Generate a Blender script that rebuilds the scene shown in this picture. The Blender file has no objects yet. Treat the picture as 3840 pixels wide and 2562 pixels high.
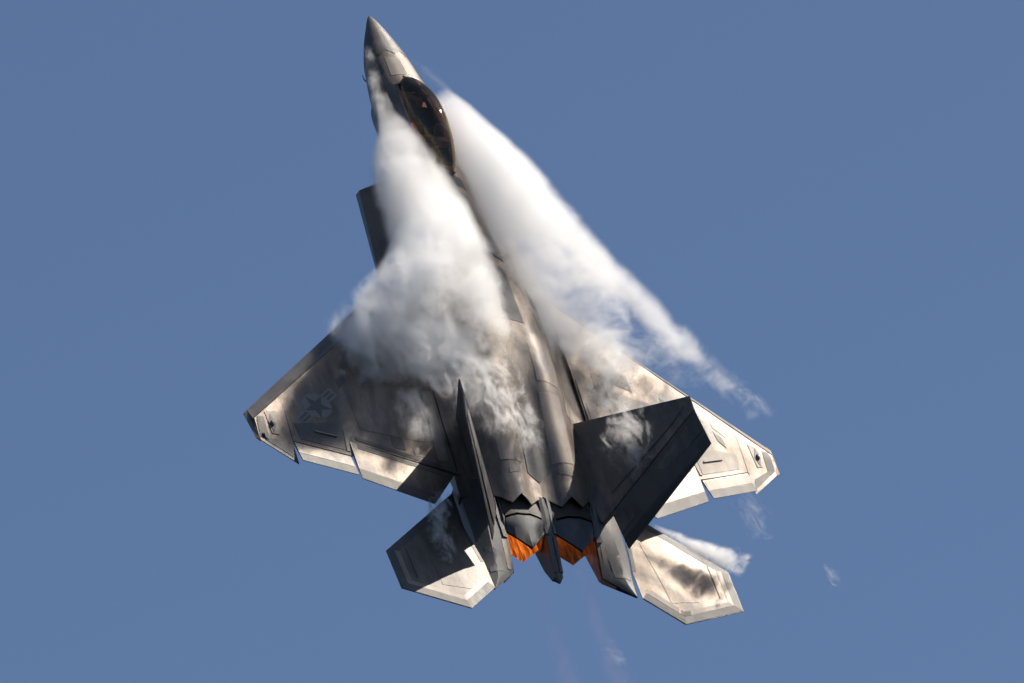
import bpy, bmesh, math, random
import numpy as np
from mathutils import Matrix, Vector
from mathutils.bvhtree import BVHTree

random.seed(7)
S = bpy.context.scene
COL = S.collection

# ------------------------------------------------------------------ camera, sky, sun, exposure
# The jet is modelled in its own frame: x aft from the nose tip, y to the right wing, z up (metres).
# It flies 200 m from a spectator's camera that looks up at it through a long lens.
ELEV = math.radians(25)
CAM_LOC = Vector((0, 0, 1.7))
B = Matrix(((1, 0, 0), (0, math.sin(ELEV), math.cos(ELEV)), (0, -math.cos(ELEV), math.sin(ELEV))))  # x right, y down, z forward -> world
w = Vector((1.70845907, 1.51843136, -0.188372059))
R = Matrix.Rotation(w.length, 3, w.normalized())
T = Vector((-0.662755009, -0.375389229, 200.0))
C0 = Vector((10, 0, 0))
JM = (Matrix.Translation(CAM_LOC + B @ (T - R @ C0)) @ (B @ R).to_4x4())   # jet frame -> world

cam = bpy.data.objects.new('camera', bpy.data.cameras.new('camera'))
COL.objects.link(cam)
cam.location = CAM_LOC
cam.rotation_euler = (math.radians(90) + ELEV, 0, 0)
cam.data.sensor_width = 36
cam.data.lens = 32519.77 / 3840 * 36
cam.data.clip_start = 1
cam.data.clip_end = 5000
S.camera = cam

SUN_BODY = Vector((-0.69, 0.61, 0.39)).normalized()       # towards the sun, in the jet's frame
SUN = (B @ R @ SUN_BODY).normalized()
sun_el = math.asin(SUN.z)
sun_az = math.atan2(SUN.x, SUN.y)
wd = bpy.data.worlds.new('World')
S.world = wd
wd.use_nodes = True
nt = wd.node_tree
bg = nt.nodes['Background']
sky = nt.nodes.new('ShaderNodeTexSky')
sky.sky_type = 'NISHITA'
sky.sun_disc = False
sky.sun_elevation = sun_el
sky.sun_rotation = sun_az
sky.altitude = 1200
sky.air_density = 1.0
sky.dust_density = 2.0
sky.ozone_density = 4.5
nt.links.new(sky.outputs[0], bg.inputs[0])
bg.inputs[1].default_value = 0.0695
sl = bpy.data.lights.new('sun', 'SUN')
sl.energy = 5.0
sl.angle = math.radians(0.53)
sl.color = (1.0, 0.91, 0.79)
so = bpy.data.objects.new('sun', sl)
COL.objects.link(so)
so.rotation_euler = SUN.to_track_quat('Z', 'Y').to_euler()
S.view_settings.view_transform = 'Standard'
S.view_settings.look = 'None'
S.view_settings.gamma = 1
S.view_settings.use_curve_mapping = False
S.view_settings.exposure = 0.4
S.render.engine = 'CYCLES'
S.cycles.volume_bounces = 12
S.cycles.max_bounces = 24
S.cycles.use_adaptive_sampling = True
S.cycles.adaptive_threshold = 0.05
S.cycles.adaptive_min_samples = 16
S.cycles.transparent_max_bounces = 24
S.cycles.volume_step_rate = 1.0
S.cycles.volume_max_steps = 256
S.cycles.use_denoising = True

# ------------------------------------------------------------------ materials
def nodes_of(name):
    m = bpy.data.materials.new(name)
    m.use_nodes = True
    return m, m.node_tree, m.node_tree.nodes['Principled BSDF']

def mathn(nt, op, a, b=None, c=None, clamp=False):
    n = nt.nodes.new('ShaderNodeMath')
    n.operation = op
    n.use_clamp = clamp
    for i, v in enumerate((a, b, c)):
        if v is None:
            continue
        if isinstance(v, (int, float)):
            n.inputs[i].default_value = v
        else:
            nt.links.new(v, n.inputs[i])
    return n.outputs[0]

def noise(nt, vec, scale, detail=4, rough=0.55, dist=0.0, stretch=None):
    if stretch:
        mp = nt.nodes.new('ShaderNodeMapping')
        mp.inputs['Scale'].default_value = stretch
        nt.links.new(vec, mp.inputs[0])
        vec = mp.outputs[0]
    n = nt.nodes.new('ShaderNodeTexNoise')
    n.inputs['Scale'].default_value = scale
    n.inputs['Detail'].default_value = detail
    n.inputs['Roughness'].default_value = rough
    n.inputs['Distortion'].default_value = dist
    nt.links.new(vec, n.inputs['Vector'])
    return n.outputs[0]

def ramp(nt, fac, stops):
    n = nt.nodes.new('ShaderNodeValToRGB')
    e = n.color_ramp.elements
    while len(e) > 1:
        e.remove(e[-1])
    for i, (p, c) in enumerate(stops):
        x = e[0] if i == 0 else e.new(p)
        x.position = p
        x.color = (*c, 1) if len(c) == 3 else c
    nt.links.new(fac, n.inputs[0])
    return n.outputs[0]

def paint(name, lo, hi, rough=0.5, metal=0.08, bump=0.2, streak=1.0, spec=0.4):
    """weathered radar-absorbing paint: two tones clouded together, fine grain, streaks along the airflow"""
    m, nt, p = nodes_of(name)
    tc = nt.nodes.new('ShaderNodeTexCoord').outputs['Object']
    a = noise(nt, tc, 0.55, 5, 0.6, 0.6, (0.6, 1.0, 1.0))
    b = noise(nt, tc, 3.5, 6, 0.65, 0.3, (0.35, 1.0, 1.0))
    c = noise(nt, tc, 26, 4, 0.6)
    f = mathn(nt, 'MULTIPLY_ADD', a, 1.3, 0.0)
    f = mathn(nt, 'MULTIPLY_ADD', b, 0.8 * streak, f)
    f = mathn(nt, 'MULTIPLY_ADD', c, 0.25, f)
    f = mathn(nt, 'SUBTRACT', f, 0.80)
    mid = tuple(a_ * .55 + b_ * .45 for a_, b_ in zip(lo, hi))
    mid = (mid[0] * 1.06, mid[1] * .98, mid[2] * .90)
    col = ramp(nt, f, [(0.12, lo), (0.38, mid), (0.62, hi)])
    nt.links.new(col, p.inputs['Base Color'])
    rr = mathn(nt, 'MULTIPLY_ADD', b, 0.25, rough - 0.12)
    nt.links.new(rr, p.inputs['Roughness'])
    nt.links.new(mathn(nt, 'MULTIPLY', mathn(nt, 'MULTIPLY_ADD', a, 3.0, -1.0, clamp=True), metal * 2), p.inputs['Metallic'])
    p.inputs['Specular IOR Level'].default_value = spec
    g = noise(nt, tc, 55, 3, 0.6)
    g2 = noise(nt, tc, 2.2, 3, 0.5)
    h = mathn(nt, 'MULTIPLY_ADD', g2, 3.0, g)
    bp = nt.nodes.new('ShaderNodeBump')
    bp.inputs['Strength'].default_value = bump
    bp.inputs['Distance'].default_value = 0.01
    nt.links.new(h, bp.inputs['Height'])
    nt.links.new(bp.outputs[0], p.inputs['Normal'])
    return m

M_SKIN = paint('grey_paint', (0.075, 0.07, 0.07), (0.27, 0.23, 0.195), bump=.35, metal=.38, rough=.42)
M_FIN = paint('fin_grey_paint', (0.045, 0.046, 0.052), (0.22, 0.21, 0.205), bump=.3)
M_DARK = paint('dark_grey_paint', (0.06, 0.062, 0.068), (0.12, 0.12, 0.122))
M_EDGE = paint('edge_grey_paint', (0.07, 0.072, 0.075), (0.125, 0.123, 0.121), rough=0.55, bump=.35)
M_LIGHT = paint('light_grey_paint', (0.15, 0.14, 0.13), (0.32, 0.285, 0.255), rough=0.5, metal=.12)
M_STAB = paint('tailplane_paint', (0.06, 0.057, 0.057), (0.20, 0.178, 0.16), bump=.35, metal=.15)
M_RADOME = paint('radome_paint', (0.07, 0.07, 0.072), (0.17, 0.16, 0.155), rough=0.42, bump=0.4, metal=.25)
M_NOZ = paint('burnt_nozzle_metal', (0.028, 0.034, 0.042), (0.085, 0.095, 0.105), rough=0.5, metal=0.25)
M_NOZB = paint('brown_nozzle_metal', (0.022, 0.019, 0.018), (0.05, 0.043, 0.038), rough=0.6, metal=0.1)
M_SEAL = paint('seam_sealant', (0.02, 0.02, 0.022), (0.04, 0.04, 0.042), rough=0.7, metal=0)
M_INSIG = paint('faded_insignia_grey', (0.17, 0.17, 0.17), (0.23, 0.23, 0.23), rough=0.5)
M_INSIGD = paint('faded_insignia_dark', (0.085, 0.085, 0.09), (0.12, 0.12, 0.12), rough=0.5)

def plain(name, col, rough=0.5, metal=0.0, emit=None, es=0):
    m, nt, p = nodes_of(name)
    tc = nt.nodes.new('ShaderNodeTexCoord').outputs['Object']
    n = noise(nt, tc, 14, 5, 0.6)
    lo = tuple(c * 0.7 for c in col)
    hi = tuple(min(1, c * 1.25) for c in col)
    nt.links.new(ramp(nt, n, [(0.3, lo), (0.7, hi)]), p.inputs['Base Color'])
    p.inputs['Roughness'].default_value = rough
    p.inputs['Metallic'].default_value = metal
    p.inputs['Specular IOR Level'].default_value = 0.15 if rough > .3 else .5
    if emit:
        p.inputs['Emission Color'].default_value = (*emit, 1)
        p.inputs['Emission Strength'].default_value = es
    return m

M_COCK = plain('cockpit_black', (0.006, 0.005, 0.006), 0.9)
M_SEAT = plain('seat_cloth', (0.05, 0.05, 0.04), 0.8)
M_SUIT = plain('flight_suit_green', (0.07, 0.08, 0.05), 0.85)
M_HELM = plain('helmet_grey', (0.22, 0.22, 0.22), 0.35)
M_VIS = plain('visor_black', (0.01, 0.01, 0.012), 0.08)
M_PAD = plain('headrest_tan', (0.30, 0.27, 0.20), 0.8)
M_HUDF = plain('hud_frame', (0.07, 0.065, 0.04), 0.4, 0.4)
M_LENS = plain('lamp_lens', (0.12, 0.08, 0.10), 0.08)

def hot(name, es, c1=(0.5, 0.06, 0.01), c2=(1.0, 0.22, 0.02)):
    """metal heated by the burning exhaust: glows unevenly in streaks"""
    m, nt, p = nodes_of(name)
    tc = nt.nodes.new('ShaderNodeTexCoord').outputs['Object']
    n = noise(nt, tc, 5, 6, 0.65, 0.5, (0.45, 3.0, 1.0))
    col = ramp(nt, n, [(0.32, c1), (0.68, c2)])
    nt.links.new(col, p.inputs['Emission Color'])
    sx = nt.nodes.new('ShaderNodeSeparateXYZ')
    nt.links.new(tc, sx.inputs[0])
    fall = mathn(nt, 'MULTIPLY_ADD', sx.outputs[0], -.62, 10.95, clamp=True)   # hottest near the burner, fading aft
    n3 = mathn(nt, 'POWER', n, 2.2)
    e = mathn(nt, 'MULTIPLY', mathn(nt, 'MULTIPLY_ADD', n3, es * 5.5, es * 0.12), fall)
    nt.links.new(e, p.inputs['Emission Strength'])
    p.inputs['Base Color'].default_value = (0.10, 0.05, 0.035, 1)
    p.inputs['Roughness'].default_value = 0.45
    p.inputs['Metallic'].default_value = 0.4
    return m

M_HOT = hot('glowing_hot_metal', 0.42, (0.45, 0.05, 0.01), (1.0, 0.25, 0.03))
M_HOTDIM = hot('dull_glowing_metal', 0.07, (0.22, 0.05, 0.02), (0.6, 0.16, 0.04))
M_FLAME = hot('afterburner_flame', 1.6, (1.0, 0.12, 0.01), (1.0, 0.35, 0.04))

def glass():
    m = bpy.data.materials.new('gold_tinted_canopy_glass')
    m.use_nodes = True
    nt = m.node_tree
    nt.nodes.clear()
    out = nt.nodes.new('ShaderNodeOutputMaterial')
    tr = nt.nodes.new('ShaderNodeBsdfTransparent')
    tr.inputs[0].default_value = (0.55, 0.40, 0.43, 1)
    gl = nt.nodes.new('ShaderNodeBsdfGlossy')
    gl.inputs['Color'].default_value = (1.0, 0.78, 0.52, 1)
    gl.inputs['Roughness'].default_value = 0.05
    fr = nt.nodes.new('ShaderNodeLayerWeight')
    fr.inputs[0].default_value = 0.35
    mx = nt.nodes.new('ShaderNodeMixShader')
    f = mathn(nt, 'MULTIPLY_ADD', fr.outputs['Fresnel'], 0.8, 0.06, clamp=True)
    nt.links.new(f, mx.inputs[0])
    nt.links.new(tr.outputs[0], mx.inputs[1])
    nt.links.new(gl.outputs[0], mx.inputs[2])
    nt.links.new(mx.outputs[0], out.inputs[0])
    return m
M_GLASS = glass()

# ------------------------------------------------------------------ mesh helpers
def link(name, verts, faces, mat, parent=None, angle=32, smooth=True):
    me = bpy.data.meshes.new(name)
    me.from_pydata([tuple(map(float, v)) for v in verts], [], faces)
    bm = bmesh.new()
    bm.from_mesh(me)
    bmesh.ops.remove_doubles(bm, verts=bm.verts, dist=1e-5)
    bmesh.ops.recalc_face_normals(bm, faces=bm.faces)
    bm.to_mesh(me)
    bm.free()
    me.materials.append(mat)
    if smooth:
        me.shade_smooth()
        me.set_sharp_from_angle(angle=math.radians(angle))
    o = bpy.data.objects.new(name, me)
    COL.objects.link(o)
    if parent:
        o.parent = parent
    return o

class MB:
    def __init__(self):
        self.v, self.f = [], []
    def add(self, v, f):
        b = len(self.v)
        self.v += [tuple(map(float, p)) for p in v]
        self.f += [tuple(i + b for i in q) for q in f]
        return self
    def build(self, name, mat, parent=None, **k):
        return link(name, self.v, self.f, mat, parent, **k)

def grid_solid(top, bot):
    """closed solid between two equally sized grids of points"""
    nu, nv = len(top), len(top[0])
    v = [p for r in top for p in r] + [p for r in bot for p in r]
    n = nu * nv
    f = []
    for i in range(nu - 1):
        for j in range(nv - 1):
            a, b, c, d = i * nv + j, i * nv + j + 1, (i + 1) * nv + j + 1, (i + 1) * nv + j
            f.append((a, b, c, d))
            f.append((a + n, d + n, c + n, b + n))
    for j in range(nv - 1):
        f.append((j, j + n, j + 1 + n, j + 1))
        k = (nu - 1) * nv + j
        f.append((k, k + 1, k + 1 + n, k + n))
    for i in range(nu - 1):
        a, b = i * nv, (i + 1) * nv
        f.append((a, b, b + n, a + n))
        a, b = i * nv + nv - 1, (i + 1) * nv + nv - 1
        f.append((a, a + n, b + n, b))
    return v, f

def lerp(a, b, t):
    return tuple(x + (y - x) * t for x, y in zip(a, b))

def quad_pts(q, nu, nv):
    out = []
    for i in range(nu + 1):
        a, b = lerp(q[0], q[3], i / nu), lerp(q[1], q[2], i / nu)
        out.append([lerp(a, b, j / nv) for j in range(nv + 1)])
    return out

def prism(poly, n, h):
    """closed plate: outline poly (3-D), half thickness h (number or one per corner) along n"""
    n = Vector(n).normalized()
    hs = h if isinstance(h, (list, tuple)) else [h] * len(poly)
    a = [Vector(p) + n * t for p, t in zip(poly, hs)]
    b = [Vector(p) - n * t for p, t in zip(poly, hs)]
    k = len(poly)
    f = [tuple(range(k)), tuple(reversed(range(k, 2 * k)))]
    for i in range(k):
        j = (i + 1) % k
        f.append((i, i + k, j + k, j))
    return [tuple(p) for p in a + b], f

def tube(pts, rads, seg=10, cap=True):
    pts = [Vector(p) for p in pts]
    v, f = [], []
    for i, p in enumerate(pts):
        d = (pts[min(i + 1, len(pts) - 1)] - pts[max(i - 1, 0)]).normalized()
        x = d.orthogonal().normalized()
        y = d.cross(x)
        for k in range(seg):
            a = 2 * math.pi * k / seg
            v.append(tuple(p + (x * math.cos(a) + y * math.sin(a)) * rads[i]))
    for i in range(len(pts) - 1):
        for k in range(seg):
            f.append((i * seg + k, i * seg + (k + 1) % seg, (i + 1) * seg + (k + 1) % seg, (i + 1) * seg + k))
    if cap:
        f.append(tuple(reversed(range(seg))))
        f.append(tuple(range((len(pts) - 1) * seg, len(pts) * seg)))
    return v, f

def ellipsoid(c, r, nu=16, nv=12, squash=None):
    v, f = [], []
    for i in range(nv + 1):
        th = math.pi * i / nv
        for k in range(nu):
            a = 2 * math.pi * k / nu
            p = [math.sin(th) * math.cos(a), math.sin(th) * math.sin(a), math.cos(th)]
            if squash:
                p = squash(p)
            v.append((c[0] + r[0] * p[0], c[1] + r[1] * p[1], c[2] + r[2] * p[2]))
    for i in range(nv):
        for k in range(nu):
            f.append((i * nu + k, (i + 1) * nu + k, (i + 1) * nu + (k + 1) % nu, i * nu + (k + 1) % nu))
    return v, f

def pchip(xs, ys, x):
    """monotone cubic through points"""
    xs, ys = np.asarray(xs, float), np.asarray(ys, float)
    h = np.diff(xs)
    d = np.diff(ys) / h
    m = np.zeros_like(xs)
    for i in range(1, len(xs) - 1):
        if d[i - 1] * d[i] > 0:
            w1, w2 = 2 * h[i] + h[i - 1], h[i] + 2 * h[i - 1]
            m[i] = (w1 + w2) / (w1 / d[i - 1] + w2 / d[i])
    m[0], m[-1] = d[0], d[-1]
    x = np.clip(x, xs[0], xs[-1])
    i = int(np.clip(np.searchsorted(xs, x) - 1, 0, len(h) - 1))
    t = (x - xs[i]) / h[i]
    return float((1 + 2 * t) * (1 - t) ** 2 * ys[i] + t * (1 - t) ** 2 * h[i] * m[i] + t * t * (3 - 2 * t) * ys[i + 1] + t * t * (t - 1) * h[i] * m[i + 1])

def catmull(pts, n):
    pts = [np.array(p, float) for p in pts]
    P = [2 * pts[0] - pts[1]] + pts + [2 * pts[-1] - pts[-2]]
    out = []
    for i in range(1, len(P) - 2):
        for k in range(n):
            t = k / n
            p0, p1, p2, p3 = P[i - 1], P[i], P[i + 1], P[i + 2]
            out.append(0.5 * ((2 * p1) + (p2 - p0) * t + (2 * p0 - 5 * p1 + 4 * p2 - p3) * t * t + (3 * p1 - p0 - 3 * p2 + p3) * t ** 3))
    out.append(pts[-1])
    return out

# ------------------------------------------------------------------ the jet
jet = bpy.data.objects.new('jet_fighter', None)
COL.objects.link(jet)
jet.matrix_world = JM
jet['label'] = 'grey twin-tailed fighter jet climbing steeply with vapour streaming off its body'
jet['category'] = 'fighter jet'

def fwd(yc, zc, zt, zb):
    h, g = zt - zc, zc - zb
    return [(0, zt), (.32 * yc, zt - .05 * h), (.60 * yc, zt - .20 * h), (.80 * yc, zt - .44 * h), (.92 * yc, zt - .73 * h), (yc, zc),
            (.84 * yc, zc - .42 * g), (.5 * yc, zc - .85 * g), (0, zb)]
ST = [
    (0.00, fwd(.012, -.33, -.322, -.338)),
    (0.12, fwd(.085, -.325, -.262, -.40)),
    (0.40, fwd(.20, -.31, -.155, -.52)),
    (0.90, fwd(.385, -.30, -.02, -.74)),
    (1.60, fwd(.57, -.26, .15, -.93)),
    (2.30, fwd(.69, -.22, .31, -.99)),
    (2.58, fwd(.73, -.20, .365, -.99)),
    (2.80, fwd(.755, -.19, .39, -.985)),
    (2.98, [(0, .10), (.15, .10), (.27, .28), (.36, .31), (.65, .06), (.785, -.18), (.68, -.59), (.41, -.91), (0, -.965)]),
    (3.60, [(0, -.1), (.28, -.1), (.33, .36), (.39, .38), (.68, .11), (.86, -.13), (.74, -.52), (.45, -.84), (0, -.92)]),
    (4.60, [(0, -.1), (.26, -.1), (.32, .46), (.39, .47), (.74, .18), (.97, -.10), (.84, -.48), (.55, -.78), (0, -.86)]),
    (5.35, [(0, .2), (.20, .3), (.28, .52), (.36, .52), (.76, .22), (1.04, -.08), (.92, -.5), (.65, -.85), (0, -.95)]),
    (5.72, [(0, .74), (.18, .71), (.34, .60), (.50, .52), (.82, .24), (1.08, -.08), (.96, -.5), (.68, -.9), (0, -1.0)]),
    (6.60, [(0, .76), (.20, .73), (.38, .62), (.55, .48), (.90, .25), (1.16, -.08), (1.04, -.55), (.75, -.97), (0, -1.08)]),
    (7.60, [(0, .82), (.25, .79), (.50, .68), (.74, .50), (1.1, .27), (1.5, -.06), (1.4, -.6), (1.0, -1.03), (0, -1.16)]),
    (8.60, [(0, .92), (.30, .90), (.62, .80), (.95, .58), (1.4, .22), (1.96, -.08), (1.8, -.6), (1.2, -1.03), (0, -1.15)]),
    (10.2, [(0, .86), (.30, .86), (.70, .80), (1.10, .60), (1.50, .20), (1.96, -.08), (1.85, -.6), (1.3, -1.03), (0, -1.13)]),
    (11.8, [(0, .70), (.28, .70), (.66, .74), (1.06, .56), (1.42, .18), (1.96, -.09), (1.85, -.6), (1.3, -1.02), (0, -1.1)]),
    (13.2, [(0, .42), (.27, .42), (.64, .52), (1.02, .40), (1.36, .10), (1.98, -.10), (1.88, -.6), (1.3, -.98), (0, -1.05)]),
    (14.4, [(0, .17), (.27, .17), (.64, .31), (1.00, .24), (1.30, .03), (2.02, -.13), (1.9, -.55), (1.3, -.92), (0, -.98)]),
    (15.0, [(0, .03), (.20, .05), (.64, .20), (1.00, .13), (1.27, -.02), (2.03, -.17), (1.9, -.5), (1.3, -.88), (0, -.94)]),
    (15.16, [(0, .0), (.18, .02), (.62, .17), (.98, .10), (1.26, -.04), (2.02, -.18), (1.9, -.5), (1.3, -.87), (0, -.93)]),
]
def station(x):
    xs = [s[0] for s in ST]
    return [(pchip(xs, [s[1][k][0] for s in ST], x), pchip(xs, [s[1][k][1] for s in ST], x)) for k in range(9)]
def ring(x):
    P = station(x)
    a = catmull(P[:6], 4)
    b = catmull(P[5:], 4)[1:]
    half = [(p[0], p[1]) for p in a + b]
    return [(x, y, z) for y, z in half] + [(x, -y, z) for y, z in reversed(half[1:-1])]
xs = sorted(set([round(float(t), 3) for t in np.concatenate([np.linspace(0, .4, 9), np.linspace(.4, 2.58, 22), np.linspace(2.58, 2.80, 3), np.linspace(2.80, 2.98, 3), np.linspace(2.98, 5.35, 22),
                 np.linspace(5.35, 5.72, 4), np.linspace(5.72, 15.16, 60)])]))
rings = [ring(x) for x in xs]
N = len(rings[0])
fv = [p for r in rings for p in r]
ff = []
for i in range(len(rings) - 1):
    for k in range(N):
        ff.append((i * N + k, i * N + (k + 1) % N, (i + 1) * N + (k + 1) % N, (i + 1) * N + k))
ff.append(tuple(range(N)))
ff.append(tuple(reversed(range((len(rings) - 1) * N, len(rings) * N))))
fus = link('fuselage', fv, ff, M_SKIN, jet, angle=28)

def bvh_of(o):
    return BVHTree.FromPolygons([v.co.copy() for v in o.data.vertices], [tuple(p.vertices) for p in o.data.polygons])
BV_F = bvh_of(fus)

def drape(name, quads, bvh, mat, parent, lift=0.006, n=(8, 4), axis=(0, 0, -1), start=6.0):
    """thin raised panel(s) laid on a surface; quads are 4 (x, y) corners seen from above"""
    mb = MB()
    ax = Vector(axis)
    for q in quads:
        g = quad_pts([tuple(p) for p in q], *n)
        top, bot = [], []
        for r in g:
            t, b2 = [], []
            for (x, y) in r:
                hit = bvh.ray_cast(Vector((x, y, start)), ax)
                if hit[0] is None:
                    hit = bvh.find_nearest(Vector((x, y, -.2)))
                    x, y = hit[0].x, hit[0].y
                    hit = (hit[0], Vector((0, 0, 1)))
                z = hit[0].z
                nn = hit[1]
                if nn.z < 0: nn = -nn
                p = Vector((x, y, z))
                t.append(tuple(p + nn * lift))
                b2.append(tuple(p - nn * 0.01))
            top.append(t)
            bot.append(b2)
        mb.add(*grid_solid(top, bot))
    return mb.build(name, mat, parent, angle=40)

def mirror(q):
    return [(x, -y) for x, y in q]

# --- air intakes
for s in (-1, 1):
    secs = []
    # each section: inner top, outer top, outer bottom, inner bottom (raked, swept lip)
    for x, off, yi, yo, yb, zt, ze, zb in ((5.55, (.0, .12, -.35, -.55), 1.22, 1.83, 1.50, -.10, -.40, -1.06), (7.86, (0, 0, 0, 0), 1.20, 2.02, 1.60, -.02, -.40, -1.14), (8.72, (0, 0, 0, 0), 1.30, 2.10, 1.70, -.02, -.30, -1.14)):
        secs.append([(x + off[0], s * yi, zt), (x + off[1], s * yo, ze), (x + off[2], s * yb, zb), (x + off[3], s * yi, zb)])
    inn = [[(p[0] + .02, p[1] + s * dy, p[2] + dz) for p, (dy, dz) in zip(secs[0], ((.05, -.05), (-.06, .0), (-.03, .06), (.05, .06)))]]
    inn.append([(7.2, s * 1.25, -.2), (7.2, s * 1.85, -.42), (7.2, s * 1.5, -1.05), (7.2, s * 1.25, -1.05)])
    mb = MB()
    allsec = [inn[1], inn[0]] + secs
    v = [p for q in allsec for p in q]
    f = []
    for i in range(len(allsec) - 1):
        for k in range(4):
            f.append((i * 4 + k, i * 4 + (k + 1) % 4, (i + 1) * 4 + (k + 1) % 4, (i + 1) * 4 + k))
    f.append((0, 1, 2, 3))
    f.append((16, 17, 18, 19))
    link('air_intake', v, f, M_DARK, jet, angle=20)

# --- wings
LE0, LE1 = (8.45, 1.9), (12.96, 6.85)
def x_le(y): return LE0[0] + (y - LE0[1]) * (LE1[0] - LE0[0]) / (LE1[1] - LE0[1])
def x_hinge(y): return x_le(y) + .58 - .20 * (y - 1.9) / 4.95
def x_te(y): return 15.55 - .30 * (y - 2.0) if y < 5.9 else 14.38 + (y - 5.9) * -.75
def z_mid(y): return -.11 - .022 * (y - 2)
def half_t(x, y):
    a, b = x_hinge(y) - .1, x_te(y)
    c = min(1, max(0, (x - a) / (b - a)))
    T0 = .15 * (1 - (y - 1.9) / 6.4)
    return T0 * (.55 + .45 * math.sin(min(1, c / .8) * math.pi)) * (1 - .80 * max(0, (c - .3) / .7)) + .006
def z_top(x, y): return z_mid(y) + half_t(x, y)

def wing_piece(quads, s, nu=10, nv=10):
    mb = MB()
    for q in quads:
        g = quad_pts(q, nu, nv)
        top = [[(x, s * y, z_mid(y) + half_t(x, y)) for x, y in r] for r in g]
        bot = [[(x, s * y, z_mid(y) - half_t(x, y)) for x, y in r] for r in g]
        mb.add(*grid_solid(top, bot))
    return mb

def flap_piece(hi, ho, te_i, te_o, s, extra=None, gap=.012):
    """control surface from a hinge line (x, y) to a 3-D trailing edge"""
    n = 8
    top, bot = [], []
    for i in range(n + 1):
        t = i / n
        h = lerp(hi, ho, t)
        e = lerp(te_i, te_o, t)
        zt, zb = z_mid(h[1]) + half_t(*h), z_mid(h[1]) - half_t(*h)
        row, rob = [], []
        for j in range(6):
            u = j / 5
            x = h[0] + gap + (e[0] - h[0] - gap) * u
            y = h[1] + (e[1] - h[1]) * u
            z = (zt + zb) / 2 * (1 - u) + e[2] * u
            th = (zt - zb) / 2 * (1 - u) + .006
            row.append((x, s * y, z + th))
            rob.append((x, s * y, z - th))
        top.append(row)
        bot.append(rob)
    return top, bot

def strip_on(top, u0, u1, v0, v1, s, lift=.005, nu=6, nv=4):
    """thin patch lying on a grid of surface points, between fractions u (span) and v (chord)"""
    A = np.array(top)
    def at(u, v):
        a, b = u * (A.shape[0] - 1), v * (A.shape[1] - 1)
        i, j = min(int(a), A.shape[0] - 2), min(int(b), A.shape[1] - 2)
        fa, fb = a - i, b - j
        return (A[i, j] * (1 - fa) + A[i + 1, j] * fa) * (1 - fb) + (A[i, j + 1] * (1 - fa) + A[i + 1, j + 1] * fa) * fb
    T, Bm = [], []
    for i in range(nu + 1):
        r, q = [], []
        for j in range(nv + 1):
            p = at(u0 + (u1 - u0) * i / nu, v0 + (v1 - v0) * j / nv)
            r.append(tuple(p + [0, 0, lift]))
            q.append(tuple(p - [0, 0, .004]))
        T.append(r)
        Bm.append(q)
    return grid_solid(T, Bm)

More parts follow.
